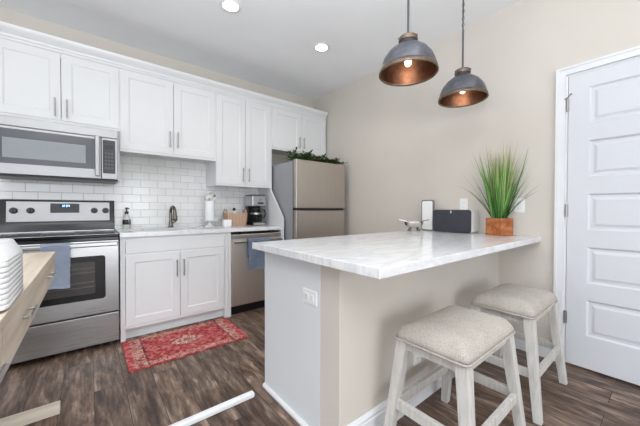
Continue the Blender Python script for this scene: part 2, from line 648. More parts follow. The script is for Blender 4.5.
m = MB()
for a in (-4.8, -3.55, -2.3, -1.05):
    m.box(a, a + .05, YN - .10, YN - .05, .10, 2.20)
m.box(-4.8, -1.0, YN - .10, YN - .05, .10, .15).box(-4.8, -1.0, YN - .10, YN - .05, 2.15, 2.20)
struct(m.build('window_2', M['trim']))

# the half wall that carries the overhang of the peninsula
PX = -1.835
WY0, WY1 = -2.466, -2.600
struct(MB().box(PX, XR, WY1, WY0, 0, .876).build('wall_peninsula', M['wall']))


def baseboard(name, prof_to_pts, a, b, axis):
    return struct(MB().prism(prof_to_pts, axis, a, b).build(name, M['trim']))


# profile (distance from the wall, height)
BB = [(0, 0), (.016, 0), (.016, .098), (.013, .106), (.013, .116), (.007, .128), (.004, .134), (0, .134)]
m = MB()
m.prism([(WY1 - d, z) for d, z in BB], 'x', PX - .0, XR)
struct(m.build('baseboard_peninsula', M['trim']))
m = MB()
m.prism([(-d, z) for d, z in BB], 'y', WY1 - .016, -2.972)
m.prism([(-d, z) for d, z in BB], 'y', D1 - .08, YN)
struct(m.build('baseboard_right', M['trim']))
# tile backsplash
struct(MB().box(-3.62, -.926, -.008, 0, .80, 1.86).build('trim_2', M['tile']))

# door with casing
dr = empty('door_1', (0, D0, 0)); struct(dr)
rows = [(.240, .492), (.610, .862), (.980, 1.232), (1.350, 1.602), (1.720, 1.972)]
Pd = lambda u, v, d: (-.004 + d, u, v)
m = MB()
ya, yb = D0 - .112, D1 + .112
m.box(-.004, .031, D1 + .003, yb, .014, DH - .003)
m.box(-.004, .031, ya, D0 - .003, .014, DH - .003)
edges = [.014] + [z for r in rows for z in r] + [DH - .003]
for i in range(0, len(edges), 2):
    m.box(-.004, .031, yb, ya, edges[i], edges[i + 1])
for z0, z1 in rows:
    m.panel(yb, ya, z0, z1, [(0, 0), (.012, .010), (.026, .010), (.044, .004)], Pd, .03)
m.build('door_leaf', M['door'], dr)
m = MB()
cw = .066
o = .012
m.prism([(D0 + o, 0), (D0 + o + .012, 0), (D0 + cw, 0), (D0 + cw, DH + cw), (D1 - cw, DH + cw), (D1 - cw, 0), (D1 - o, 0), (D1 - o, DH + o), (D0 + o, DH + o)], 'x', -.018, 0.0)
m.prism([(D0 + cw - .016, 0), (D0 + cw, 0), (D0 + cw, DH + cw), (D1 - cw, DH + cw), (D1 - cw, 0), (D1 - cw + .016, 0), (D1 - cw + .016, DH + cw - .016), (D0 + cw - .016, DH + cw - .016)], 'x', -.024, -.018)
m.build('door_casing', M['trim'], dr)
m = MB()
m.box(.0, .12, D0, D0 + .012, 0, DH + .012).box(.0, .12, D1 - .012, D1, 0, DH + .012).box(.0, .12, D1, D0, DH, DH + .012)
m.build('door_jamb', M['trim'], dr)
m = MB().box(.06, .12, D1 - .01, D0 + .01, .0, DH)
m.build('door_stop', M['trim'], dr)
for z in (1.875, 1.115, .345):
    m = MB()
    m.tube([(-.011, D0 + .002, z - .045), (-.011, D0 + .002, z + .045)], .0065, 10)
    m.box(-.0065, -.0035, D0 - .010, D0 + .004, z - .044, z + .044)
    h = m.build('hinge', M['nickel'], dr)
m = MB()
m.tube([(-.012, D0 + .002, 1.925), (-.034, D0 - .020, 1.938)], .003, 8)
m.tube([(-.033, D0 - .019, 1.937), (-.038, D0 - .023, 1.940)], .005, 10)
m.tube([(-.012, D0 + .002, 1.922), (-.02, D0 + .018, 1.918)], .003, 8)
m.build('hinge_stop', M['darknickel'], dr)

# crown over the wall cabinets
m = MB()
cp = [(-.30, 2.425), (-.356, 2.425), (-.358, 2.442), (-.366, 2.452), (-.385, 2.475), (-.392, 2.488), (-.396, 2.504), (-.30, 2.504)]
m.prism(cp, 'x', -3.266, -.022)
m.box(-3.266, -.022, -.349, -.30, 2.4005, 2.43)
m.box(-3.266, -.022, -.30, -.001, 2.488, 2.504)
struct(m.build('trim_1', M['cab']))

# ------------------------------------------------------------------ cabinets
SHK = [(0, .0015), (.0015, 0), (.064, 0), (.066, .002), (.074, .006)]


def cab_door(x0, x1, z0, z1, yf, parent, name='door', hx=None, hz=None, rings=SHK):
    """panelled front facing -y, with a bar pull (hx, (z0, z1))"""
    d = MB().panel(x0, x1, z0, z1, rings, lambda u, v, d: (u, yf + d, v), .019).build(name, M['cab'], parent)
    if hx is not None:
        m = MB()
        if hz[0] != hz[1]:
            m.tube([(hx, yf - .028, hz[0]), (hx, yf - .028, hz[1])], .006, 12)
            for z in (hz[0] + .022, hz[1] - .022):
                m.tube([(hx, yf - .028, z), (hx, yf + .0005, z)], .0045, 10)
        m.build('handle', M['nickel'], d, smooth=True)
    return d


def wall_cabinet(x0, x1, zb, label, doors, hz, yf=-.35, ztop=2.398, group=None):
    c = empty('wall_cabinet', ((x0 + x1) / 2, -.17, zb), label, 'cabinet')
    yb = -.010
    m = MB()
    th = .018
    fy = -.344
    m.box(x0, x0 + .04, fy, -.312, zb, 2.40).box(x1 - .04, x1, fy, -.312, zb, 2.40)
    m.box(x0 + .04, x1 - .04, fy, -.312, zb, zb + .045).box(x0 + .04, x1 - .04, fy, -.312, 2.36, 2.40)
    m.box(x0, x0 + th, -.312, yb, zb, 2.40).box(x1 - th, x1, -.312, yb, zb, 2.40)
    m.box(x0 + th, x1 - th, -.312, yb, zb + .022, zb + .04).box(x0 + th, x1 - th, -.312, yb, 2.38, 2.40)
    m.box(x0 + th, x1 - th, -.024, yb, zb + .04, 2.38)
    m.build('cabinet_body', M['cab'], c)
    for (a, b, hx) in doors:
        cab_door(a, b, zb + .022, ztop, yf, c, 'door', hx, hz)
    return c


wall_cabinet(-3.264, -2.474, 1.826, 'white two door wall cabinet directly above the microwave',
             [(-3.259, -2.871, -2.905), (-2.867, -2.479, -2.832)], (1.872, 2.02))
wall_cabinet(-2.4735, -1.605, 1.650, 'wide white two door wall cabinet above the sink, beside the microwave',
             [(-2.468, -2.028, -2.062), (-2.024, -1.610, -1.990)], (1.735, 1.895))
wall_cabinet(-1.6045, -.926, 1.385, 'tallest white wall cabinet, hanging low above the coffee maker',
             [(-1.599, -1.260, -1.294), (-1.256, -.928, -1.222)], (1.44, 1.60))
wall_cabinet(-.9050, -.022, 1.878, 'short white two door wall cabinet above the refrigerator',
             [(-.900, -.462, -.497), (-.458, -.027, -.423)], (1.935, 2.085))

# side board that encloses the microwave
tag(MB().box(-2.492, -2.4745, -.33, -.010, 1.375, 1.825, .001).build('filler_board', M['cab']),
    'narrow white filler board between microwave and tiled recess', 'board')

# white gable beside the refrigerator, cut on a slant
m = MB()
m.prism([(-.010, 0), (-.632, 0), (-.632, 1.02), (-.34, 1.36), (-.34, 2.40), (-.010, 2.40)], 'x', -.9255, -.9055)
tag(m.build('refrigerator_gable', M['cab']), 'tall white side board with slanted edge left of the refrigerator', 'panel')

# sink base cabinet
BX0, BX1, YF = -2.497, -1.580, -.630
c = empty('base_cabinet', ((BX0 + BX1) / 2, -.31, 0), 'white sink base cabinet with two doors behind the red rug', 'cabinet')
m = MB()
m.box(BX0, BX0 + .034, -.624, -.55, 0, .883).box(BX1 - .034, BX1, -.624, -.55, 0, .883)
m.box(BX0 + .034, BX1 - .034, -.624, -.59, .10, .135).box(BX0 + .034, BX1 - .034, -.624, -.59, .71, .745)
m.box(BX0 + .034, BX1 - .034, -.624, -.59, .850, .883)
m.box(BX0, BX0 + .018, -.55, -.012, .1, .883).box(BX1 - .018, BX1, -.55, -.012, .1, .883)
m.box(BX0 + .018, BX1 - .018, -.55, -.03, .10, .118).box(BX0 + .018, BX1 - .018, -.03, -.012, .1, .883)
m.build('cabinet_body', M['cab'], c)
MB().box(BX0 + .034, BX1 - .034, -.565, -.548, 0, .10).build('toe_kick', M['cab'], c)
MB().panel(BX0 + .037, BX1 - .037, .740, .868, [(0, .002), (.002, 0)], lambda u, v, d: (u, YF + d, v), .018).build('drawer_front', M['cab'], c)
cab_door(BX0 + .037, -2.0385, .125, .728, YF, c, 'door', -2.066, (.50, .655))
cab_door(-2.0345, BX1 - .037, .125, .728, YF, c, 'door', -2.007, (.50, .655))

# worktop along the wall with the sink cut-out
SX0, SX1, SY0, SY1 = -2.40, -1.68, -.55, -.13
m = MB()
WX0, WX1 = -2.4995, -.9265
m.box(WX0, SX0, -.648, -.009, .884, .922).box(SX1, WX1, -.648, -.009, .884, .922)
m.box(SX0, SX1, -.648, SY0, .884, .922).box(SX0, SX1, SY1, -.009, .884, .922)
bmesh.ops.remove_doubles(m.bm, verts=m.bm.verts, dist=1e-5)
tag(m.build('worktop', M['marble']), 'white marble worktop along the tiled wall with sink cut-out', 'worktop')
m = MB()
r1 = rounded((SX1 - SX0) / 2 + .012, (SY1 - SY0) / 2 + .012, .03, 4, (SX0 + SX1) / 2, (SY0 + SY1) / 2)
r2 = rounded((SX1 - SX0) / 2 - .004, (SY1 - SY0) / 2 - .004, .03, 4, (SX0 + SX1) / 2, (SY0 + SY1) / 2)
r3 = rounded((SX1 - SX0) / 2 - .02, (SY1 - SY0) / 2 - .02, .05, 4, (SX0 + SX1) / 2, (SY0 + SY1) / 2)
m.rings([[(x, y, .8825) for x, y in r1], [(x, y, .8825) for x, y in r2], [(x, y, .76) for x, y in r2], [(x, y, .75) for x, y in r3]], cap0=False)
snk = tag(m.build('kitchen_sink', M['steel']), 'undermount steel sink set into the wall worktop below the faucet', 'sink')
MB().lathe(((SX0 + SX1) / 2, (SY0 + SY1) / 2, .7503), [(.0, .003), (.03, .003), (.042, .001), (.042, 0)], 24).build('drain', M['nickel'], snk, smooth=True)

# peninsula base cabinet
c = empty('peninsula_cabinet', (-.9, -2.19, 0), 'white peninsula base cabinet with plain end board facing the rug', 'cabinet')
m = MB()
m.box(PX + .012, XR - .002, WY0 + .001, -1.93, .1, .875)
m.box(PX + .012, XR - .002, WY0 + .001, -2.00, 0, .1)
m.build('cabinet_body', M['panelwhite'], c)
MB().box(PX - .001, PX + .0115, WY0 + .001, -1.908, .0, .875, .0015).build('end_board', M['panelwhite'], c)
m = MB()
m.prism([(PX - .001, 0), (PX - .016, 0), (PX - .016, .012), (PX - .010, .019), (PX - .001, .022)], 'y', WY0 + .0, -1.905)
m.build('shoe_moulding', M['trim'], c)
for (a, b, hx) in ((-1.80, -1.205, -1.25), (-1.20, -.605, -1.15), (-.60, -.01, -.55)):
    MB().panel(a, b, .12, .86, SHK, lambda u, v, d: (u, -1.911 - d, v), .018).build('door', M['cab'], c)
tag(MB().box(-1.908, -.0005, -2.885, -1.881, .8762, .914, .003).build('peninsula_worktop', M['marble']),
    'white marble worktop of the peninsula, overhanging above the stools', 'worktop')


# ------------------------------------------------------------------ outlets
def outlet(name, P, label, horizontal=False, blank=False):
    """P(u, v, d): u across, v up, d out of the wall"""
    o = empty(name, P(0, 0, 0), label, 'outlet')
    hu, hv = (.058, .036) if horizontal else (.036, .058)
    m = MB()
    R = [[P(u * k, v * k, d) for u, v in rounded(hu, hv, .005, 3)] for k, d in ((1, .0005), (1, .004), (.95, .006))]
    m.rings(R)
    m.build('cover_plate', M['whiteplastic'], o)
    for s in (-1, 1):
        cu, cv = (s * .022, 0) if horizontal else (0, s * .022)
        m = MB()
        m.rings([[P(u, v, d) for u, v in rounded(.0165, .0165, .006, 3, cu, cv)] for d in (.005, .0085)])
        f = m.build('socket', M['whiteplastic'], o)
        for q in (-.006, .006):
            m = MB()
            if horizontal:
                m.rings([[P(cu + a, cv + q + b, d) for a, b in ((-.004, -.001), (.004, -.001), (.004, .001), (-.004, .001))] for d in (.008, .0088)])
            else:
                m.rings([[P(cu + q + b, cv + a, d) for a, b in ((-.004, -.001), (.004, -.001), (.004, .001), (-.004, .001))] for d in (.008, .0088)])
            m.build('slot', M['darkgrey'], f)
    return o


outlet('wall_outlet', lambda u, v, d: (-d, -2.304 - u, 1.165 + v), 'white wall outlet above the grey speaker')
outlet('wall_outlet', lambda u, v, d: (-d, -2.745 - u, 1.155 + v), 'white wall outlet half hidden behind the potted grass')
outlet('wall_outlet', lambda u, v, d: (PX - .001 - d, -2.385 - u, .682 + v), 'white outlet on the end board of the peninsula', True)
outlet('wall_outlet', lambda u, v, d: (-1.225 + u, WY1 - d, .285 + v), 'white outlet low on the half wall under the overhang')

# ------------------------------------------------------------------ range
RX0, RX1 = -3.268, -2.506
rg = empty('kitchen_range', ((RX0 + RX1) / 2, -.33, 0), 'stainless steel electric range with black glass cooktop left of the sink', 'range')
m = MB()
m.box(RX0, RX1, -.615, -.012, .035, .895, .003)
for x in (RX0 + .05, RX1 - .05):
    for y in (-.57, -.06):
        m.tube([(x, y, 0), (x, y, .04)], .018, 10)
m.build('range_body', M['darkgrey'], rg)
MB().box(RX0 - .002, RX1 + .002, -.655, -.075, .893, .916, .006, 3).build('cooktop', M['hobglass'], rg)
MB().box(RX0 - .001, RX1 + .001, -.6535, -.640, .9162, .9185, .001).build('cooktop_trim', M['steel'], rg)
MB().box(RX0 - .001, RX1 + .001, -.100, -.088, .9162, .924, .002).build('cooktop_trim', M['steel'], rg)
for x, y, r in ((-3.08, -.48, .105), (-2.70, -.48, .085), (-3.08, -.22, .075), (-2.70, -.22, .10)):
    m = MB()
    m.lathe((x, y, .9165), [(r, 0), (r, .0008), (r - .006, .0008), (r - .006, 0)], 40)
    m.build('burner_ring', M['darkgrey'], rg)
MB().box(RX0 + .003, RX1 - .003, -.640, -.614, .872, .8925, .002).build('front_trim', M['enamel'], rg)
# oven door
d = MB().box(RX0 + .002, RX1 - .002, -.660, -.617, .288, .866, .004).build('oven_door', M['steel'], rg)
m = MB()
rr = rounded(.290, .172, .022, 6, -2.887, .580)
m.rings([[(x, -.6595, z) for x, z in rr], [(x, -.6622, z) for x, z in rr], [( -2.887 + (x + 2.887) * .985, -.6635, .58 + (z - .58) * .985) for x, z in rr]], cap0=False)
wdw = m.build('oven_window', M['blackglass'], d)
m = MB()
rr = rounded(.225, .125, .012, 5, -2.887, .582)
m.rings([[(x, -.6634, z) for x, z in rr], [(x, -.6640, z) for x, z in rr]])
m.build('viewing_pane', plain('dark_oven_glass', (58, 55, 53), .15, var=.05), wdw)
m = MB()
for z in (.512, .548, .625, .655):
    m.tube([(-3.105, -.6645, z), (-2.669, -.6645, z)], .0028, 6)
m.build('rack', M['nickel'], wdw)
m = MB()
m.box(RX0 + .010, RX1 - .010, -.716, -.694, .826, .858, .009, 3)
for x in (RX0 + .045, RX1 - .045):
    m.box(x - .02, x + .02, -.70, -.655, .829, .855, .006, 2)
m.build('handle', M['steel'], d)
MB().box(RX0 + .002, RX1 - .002, -.656, -.617, .042, .276, .004).build('storage_drawer', M['steel'], rg)
# backguard
bg = MB().prism([(-.012, .90), (-.085, .90), (-.085, .985), (-.082, 1.00), (-.062, 1.198), (-.012, 1.205)], 'x', RX0, RX1 + .004, .004).build('backguard', M['enamel'], rg)


def Bg(x, h, d):   # point on the leaning face of the backguard
    y = -.0805 + (h - 1.00) * .1005
    return (x, y - d, h + d * .1)


m = MB()
m.rings([[Bg(x, z, dd) for x, z in ((RX0 + .04, 1.012), (RX1 - .036, 1.012), (RX1 - .036, 1.182), (RX0 + .04, 1.182))] for dd in (0, .005)])
m.build('control_panel', M['steelmw'], bg)
m = MB()
m.rings([[Bg(x, z, dd) for x, z in ((-2.962, 1.085), (-2.766, 1.085), (-2.766, 1.168), (-2.962, 1.168))] for dd in (.0045, .0065)])
m.build('keypad', M['darkgrey'], bg)
m = MB()
m.rings([[Bg(x, z, dd) for x, z in ((-2.90, 1.132), (-2.828, 1.132), (-2.828, 1.162), (-2.90, 1.162))] for dd in (.0062, .0075)])
m.build('display', M['black'], bg)
m = MB()
SEG = {'1': 'bc', '2': 'abged', '3': 'abgcd', '0': 'abcdef', '4': 'fgbc'}


def digit(ch, cx, cz, w_, h_):
    L = {'a': (-1, 1, 1, 1), 'd': (-1, -1, 1, -1), 'g': (-1, 0, 1, 0), 'b': (1, 0, 1, 1), 'c': (1, -1, 1, 0), 'e': (-1, -1, -1, 0), 'f': (-1, 0, -1, 1)}
    for s_ in SEG[ch]:
        a, b_, c_, e_ = L[s_]
        x0, x1 = cx + a * w_ / 2 - .0012, cx + c_ * w_ / 2 + .0012
        z0, z1 = cz + b_ * h_ / 2 - .0012, cz + e_ * h_ / 2 + .0012
        m.rings([[Bg(x, z, dd) for x, z in ((x0, z0), (x1, z0), (x1, z1), (x0, z1))] for dd in (.0074, .0080)])


for i, ch in enumerate('1204'):
    digit(ch, -2.886 + i * .0145 + (.004 if i > 1 else 0), 1.147, .008, .016)
m.build('clock_digits', M['clock'], bg)
for x in (-3.185, -3.085, -2.658, -2.572):
    m = MB()
    p0, p1 = Vector(Bg(x, 1.105, .004)), Vector(Bg(x, 1.105, .030))
    m.tube([p0, p0 + (p1 - p0) * .35, p0 + (p1 - p0) * .4, p1], [.026, .026, .021, .018], 24)
    k = m.build('knob', M['darkgrey'], bg, smooth=True)
    m = MB().bar(Vector(Bg(x, 1.088, .032)), Vector(Bg(x, 1.124, .032)), .007, .010, side=(1, 0, 0), bev=.002)
    m.build('grip', M['black'], k)


# ------------------------------------------------------------------ towels
def towel(name, x0, x1, yc, ztop, front, back, mat, label, over=.016, amp=.004):
    """cloth folded over a bar: goes up the back, over and down the front"""
    nx = 24
    path = []
    for k in range(9):
        path.append((over, ztop - back + (back) * k / 9))
    for k in range(9):
        a = PI * k / 8
        path.append((over * math.cos(a), ztop + over * math.sin(a)))
    for k in range(1, 17):
        path.append((-over, ztop - front * k / 16))
    m = MB()
    grid = []
    for i, (dy, z) in enumerate(path):
        row = []
        for j in range(nx + 1):
            u = j / nx
            hang = max(0.0, ztop - z)
            wv = amp * math.sin(u * 9 + .6 + hang * 3) * min(1, hang * 6)
            xx = x0 + (x1 - x0) * u + (u - .5) * -.02 * hang
            row.append(m.bm.verts.new((xx, yc + dy - (wv + amp if dy < 0 else -wv * .2), z + .004 * math.sin(u * 5) * (hang > front * .9))))
        grid.append(row)
    for A, B in zip(grid, grid[1:]):
        for j in range(nx):
            m.bm.faces.new([A[j], A[j + 1], B[j + 1], B[j]])
    bmesh.ops.solidify(m.bm, geom=m.bm.faces[:], thickness=.005)
    return tag(m.build(name, mat, None, smooth='all'), label, 'towel')


towel('dish_towel', -2.965, -2.806, -.705, .852, .312, .17, M['bluegrey'], 'blue grey towel hanging on the oven door handle', .020, .003)

# ------------------------------------------------------------------ microwave
mw = empty('microwave', (-2.88, -.2, 1.375), 'stainless steel microwave with black window mounted above the range', 'microwave')
MX0, MX1, MZ0, MZ1 = -3.268, -2.4935, 1.378, 1.815
MB().box(MX0, MX1, -.375, -.012, MZ0, MZ1, .002).build('housing', M['darkgrey'], mw)
MB().box(MX0, MX1, -.402, -.376, 1.745, MZ1, .003).build('vent_band', M['steelmw'], mw)
d = MB().box(MX0, -2.612, -.404, -.376, MZ0 + .004, 1.742, .004).build('door', M['steelmw'], mw)
MB().box(MX0 + .012, -2.655, -.407, -.4035, 1.462, 1.722, .001).build('window', M['mwglass'], d)
MB().box(MX0 + .075, -2.715, -.4085, -.4065, 1.505, 1.655, .0005).build('window_screen', plain('grey_window_screen', (140, 146, 150), 0.35, var=0.03, vscale=200), d)
m = MB()
m.box(-2.654, -2.622, -.442, -.424, 1.402, 1.748, .008, 3)
for z in (1.43, 1.72):
    m.box(-2.648, -2.628, -.428, -.402, z - .015, z + .015, .003)
m.build('handle', M['steelmw'], d)
cp_ = MB().box(-2.609, MX1, -.404, -.376, MZ0 + .004, 1.742, .004).build('control_panel', M['steelmw'], mw)
MB().box(-2.600, -2.512, -.4065, -.4035, 1.432, 1.722, .002).build('keypad', M['darkgrey'], cp_)
MB().box(-2.588, -2.526, -.4085, -.4062, 1.648, 1.676, .001).build('display', M['black'], cp_)
m = MB()
for r in range(5):
    for q in range(3):
        m.box(-2.586 + q * .022, -2.571 + q * .022, -.4078, -.4062, 1.470 + r * .032, 1.488 + r * .032)
m.build('keys', plain('grey_keys', (88, 90, 96), 0.5, var=.02), cp_)
m = MB()
m.box(MX0, MX1, -.392, -.06, MZ0 - .012, MZ0 - .001, .002)
m.build('vent_grille', M['black'], mw)

# ------------------------------------------------------------------ dishwasher
DX0, DX1 = -1.548, -.9475
dw = empty('dishwasher', ((DX0 + DX1) / 2, -.3, 0), 'stainless steel dishwasher under the worktop right of the sink cabinet', 'dishwasher')
MB().box(DX0, DX1, -.585, -.02, .0, .862).build('tub', M['black'], dw)
d = MB().box(DX0 + .003, DX1 - .003, -.636, -.588, .098, .852, .004).build('door', M['steelv'], dw)
MB().box(DX0 + .003, DX1 - .003, -.6385, -.635, .806, .848, .001).build('control_strip', M['steel'], d)
m = MB()
m.box(DX0 + .012, DX1 - .012, -.690, -.672, .762, .788, .007, 3)
for x in (DX0 + .05, DX1 - .05):
    m.box(x - .012, x + .012, -.676, -.634, .765, .785, .003)
m.build('handle', M['nickel'], d)
MB().box(DX0 + .003, DX1 - .003, -.565, -.553, .0, .094).build('kick_plate', M['rubber'], dw)
for x in (DX0 + .12, DX1 - .12):
    MB().box(x - .02, x + .02, -.64, -.59, .8625, .8825).build('mounting_clip', M['rubber'], dw)
towel('dish_towel', -1.385, -1.135, -.681, .788, .315, .18, M['denim'], 'dark blue towel hanging on the dishwasher handle', .018, .008)
tag(MB().box(-.9465, -.927, -.632, -.02, 0, .883, .001).build('filler_board', M['cab']), 'narrow white filler board right of the dishwasher', 'board')
tag(MB().box(-1.5785, -1.5495, -.632, -.02, 0, .883, .001).build('filler_board', M['cab']), 'narrow white filler board left of the dishwasher', 'board')

# ------------------------------------------------------------------ refrigerator
FX0, FX1 = -.880, -.125
fr = empty('refrigerator', ((FX0 + FX1) / 2, -.45, 0), 'stainless steel top freezer refrigerator between white gable and beige wall', 'refrigerator')
m = MB()
m.box(FX0 + .004, FX1 - .004, -.775, -.06, .03, 1.675, .006)
for x in (FX0 + .06, FX1 - .06):
    for y in (-.7, -.12):
        m.tube([(x, y, 0), (x, y, .04)], .02, 10)
m.build('case', M['fridgeside'], fr)
d1 = MB().box(FX0, FX1, -.852, -.790, 1.133, 1.690, .010, 3).build('freezer_door', M['fridgesteel'], fr)
d2 = MB().box(FX0, FX1, -.852, -.790, .07, 1.108, .010, 3).build('refrigerator_door', M['fridgesteel'], fr)
m = MB()
m.box(FX0 + .006, FX1 - .006, -.790, -.774, .07, 1.685)
m.build('door_gasket', M['rubber'], fr)
MB().box(FX0 + .085, FX1 - .085, -.8525, -.80, 1.108, 1.1325, .002).build('handle_recess', M['gap'], d1)
MB().box(FX0 + .02, FX1 - .02, -.845, -.79, 1.106, 1.134).build('handle_shadow_gap', M['gap'], d2)
MB().box(FX0 + .02, FX1 - .02, -.80, -.70, .03, .068).build('base_grille', M['rubber'], fr)
m = MB()
m.box(FX1 - .09, FX1 - .01, -.84, -.74, 1.676, 1.70, .004)
m.build('hinge_cover', M['fridgeside'], fr)


# ------------------------------------------------------------------ foliage helper
def leaf(bm, lay, base, d, up, L, W, tint, bend=.25):
    d = d.normalized()
    s = d.cross(up)
    if s.length < 1e-4:
        s = Vector((1, 0, 0))
    s.normalize()
    n = s.cross(d)
    rows = []
    for k, (f, wf) in enumerate(((0, .15), (.3, 1.0), (.65, .85), (1.0, .05))):
        p = base + d * L * f - Vector((0, 0, 1)) * bend * L * f * f
        rows.append((bm.verts.new(p - s * W * wf / 2), bm.verts.new(p + n * W * .12 * wf), bm.verts.new(p + s * W * wf / 2)))
    for A, B in zip(rows, rows[1:]):
        for i in (0, 1):
            f = bm.faces.new([A[i], A[i + 1], B[i + 1], B[i]])
            for lp in f.loops:
                lp.vert[lay] = tint


# greenery lying along the top of the refrigerator
m = MB()
lay = m.bm.verts.layers.float.new('tint')
stem = []
for k in range(30):
    u = k / 29
    stem.append((FX0 + .01 + u * .80, -.80 + .05 * math.sin(u * 11), 1.7015 + .012 + .012 * math.sin(u * 17) ** 2 + .004))
R = random.Random(3)
for k in range(1100):
    u = R.random()
    x = FX0 + .012 + u * .745
    hmax = .105 if u < .40 else (.085 if u < .62 else .055)
    z = 1.706 + R.random() ** 1.2 * hmax * (0.55 + .45 * math.sin(u * 23 + 1))
    y = -.775 + R.uniform(-.055, .16)
    d = Vector((R.uniform(-1, 1), R.uniform(-1, .7), R.uniform(-.2, .9)))
    leaf(m.bm, lay, Vector((x, y, z)), d, Vector((0, 0, 1)), R.uniform(.030, .052), R.uniform(.018, .028), R.random() ** 1.4, .1)
for v in m.bm.verts:
    v.co.z = max(v.co.z, 1.7012)
g = m.build('greenery_garland', M['leaf'], None)
tag(g, 'dark green leafy garland lying on top of the refrigerator', 'garland')
m = MB().tube(stem, .004, 6)
m.build('stem', plain('brown_stem', (74, 58, 40), .8, var=.1), g)


# ------------------------------------------------------------------ things on the wall worktop
ZT = .9223
# soap bottle
sx, sy = -2.405, -.10
b = empty('soap_bottle', (sx, sy, ZT), 'clear soap bottle with black pump beside the range', 'bottle')
MB().lathe((sx, sy, ZT), [(0, 0), (.031, 0), (.034, .004), (.034, .085), (.030, .105), (.014, .135), (.012, .150), (0, .150)], 28).build('bottle_body', M['greenglass'], b, smooth=True)
MB().lathe((sx, sy, ZT), [(.0345, .045), (.0355, .047), (.0355, .091), (.0345, .093)], 28).build('label', M['black'], b, smooth=True)
m = MB()
for i, wd in enumerate((.016, .022, .012)):
    z = ZT + .082 - i * .012
    pts = []
    for a in (-.35, -.18, 0, .18, .35):
        aa = -PI / 2 + .55 + a * wd / .022
        pts.append((sx + .0354 * math.cos(aa), sy + .0354 * math.sin(aa)))
    for p, q in zip(pts, pts[1:]):
        m.face([(p[0], p[1], z - .003), (q[0], q[1], z - .003), (q[0], q[1], z + .003), (p[0], p[1], z + .003)])
m.build('label_print', M['whiteplastic'], b)
m = MB()
m.lathe((sx, sy, ZT), [(0, .150), (.017, .150), (.017, .172), (.006, .176), (.006, .196), (.012, .198), (.012, .212), (0, .214)], 20)
m.tube([(sx, sy, ZT + .206), (sx + .018, sy - .03, ZT + .203)], .005, 8)
m.build('pump', M['black'], b, smooth=True)

# faucet
fx, fy = -2.005, -.085
f = empty('faucet', (fx, fy, ZT), 'dark nickel gooseneck faucet at the sink', 'faucet')
MB().lathe((fx, fy, ZT), [(0, 0), (.028, 0), (.028, .006), (.022, .012), (.019, .05), (.017, .07), (0, .07)], 24).build('base', M['darknickel'], f, smooth=True)
pts = [(fx, fy, ZT + .05), (fx, fy, ZT + .155)]
pts += [(fx + .015 * (1 - math.cos(a)) * .5, fy - .062 * (1 - math.cos(a)), ZT + .157 + .066 * math.sin(a)) for a in [PI * k / 14 for k in range(15)]]
MB().tube(pts, .0155, 14).build('spout', M['darknickel'], f, smooth=True)
ex_, ey_, ez_ = pts[-1]
MB().tube([(ex_, ey_, ez_ + .012), (ex_, ey_ - .002, ez_ - .035), (ex_, ey_ - .003, ez_ - .075), (ex_, ey_ - .003, ez_ - .082)], [.018, .021, .026, .022], 16).build('spray_head', M['darknickel'], f, smooth=True)
MB().tube([(fx + .015, fy, ZT + .045), (fx + .045, fy - .01, ZT + .06), (fx + .062, fy - .012, ZT + .125)], [.009, .008, .006], 10).build('lever', M['darknickel'], f, smooth=True)

# cake stand with a white paper roll and a flower on it
kx, ky = -1.622, -.19
cs = empty('cake_stand', (kx, ky, ZT), 'white pedestal cake stand on the worktop under the tall cabinet', 'stand')
MB().lathe((kx, ky, ZT), [(0, 0), (.050, 0), (.052, .006), (.030, .018), (.018, .035), (.020, .055), (.04, .066), (0, .066)], 32).build('pedestal', M['ceramic'], cs, smooth=True)
MB().lathe((kx, ky, ZT), [(0, .066), (.085, .067), (.098, .071), (.100, .082), (.094, .082), (.088, .075), (0, .074)], 40).build('stand_plate', M['ceramic'], cs, smooth=True)
vz = ZT + .0745
v = empty('vase', (kx, ky, vz), 'tall white cylindrical vase standing on the cake stand', 'vase')
MB().lathe((kx, ky, vz), [(0, 0), (.049, 0), (.051, .004), (.051, .205), (.048, .216), (.045, .216), (.045, .02), (0, .02)], 36).build('vase_body', M['ceramic'], v, smooth=True)
# white blossoms out of the vase
m = MB()
R = random.Random(5)
for (dx, dy, dz, rr_) in ((0, 0, 0.250, .040), (-.025, .01, 0.230, .032), (.030, -.01, 0.247, .034), (.010, -.025, 0.270, .030), (-.012, -.02, 0.275, .026), (.045, -.012, 0.220, .024)):
    for k in range(16):
        a, e = R.uniform(0, 2 * PI), R.uniform(-.2, 1.4); rr = rr_ * 1.25
        d = Vector((math.cos(a) * math.cos(e), math.sin(a) * math.cos(e), math.sin(e)))
        c0 = Vector((kx + dx, ky + dy, vz + dz + .022)) + d * rr * .55
        s = d.orthogonal().normalized(); u = d.cross(s)
        ring = [c0 + (s * math.cos(q) + u * math.sin(q)) * rr * .52 + d * (.006 if i % 2 else -.002) for i, q in enumerate([2 * PI * i / 8 for i in range(8)])]
        cv = m.bm.verts.new(c0 + d * .012)
        vs = [m.bm.verts.new(p) for p in ring]
        for i in range(8):
            m.bm.faces.new([cv, vs[i], vs[(i + 1) % 8]])
bl = tag(m.build('white_blossoms', plain('white_petals', (236, 236, 232), .7, var=.01), None, smooth='all'), 'bunch of white blossoms in the tall white vase', 'flowers')
m = MB()
for dx in (-.012, 0, .014):
    m.tube([(kx + dx, ky, vz + .022), (kx + dx * 1.5, ky - .004, vz + .225)], .0025, 6)
m.build('stem', M['moss'], bl)

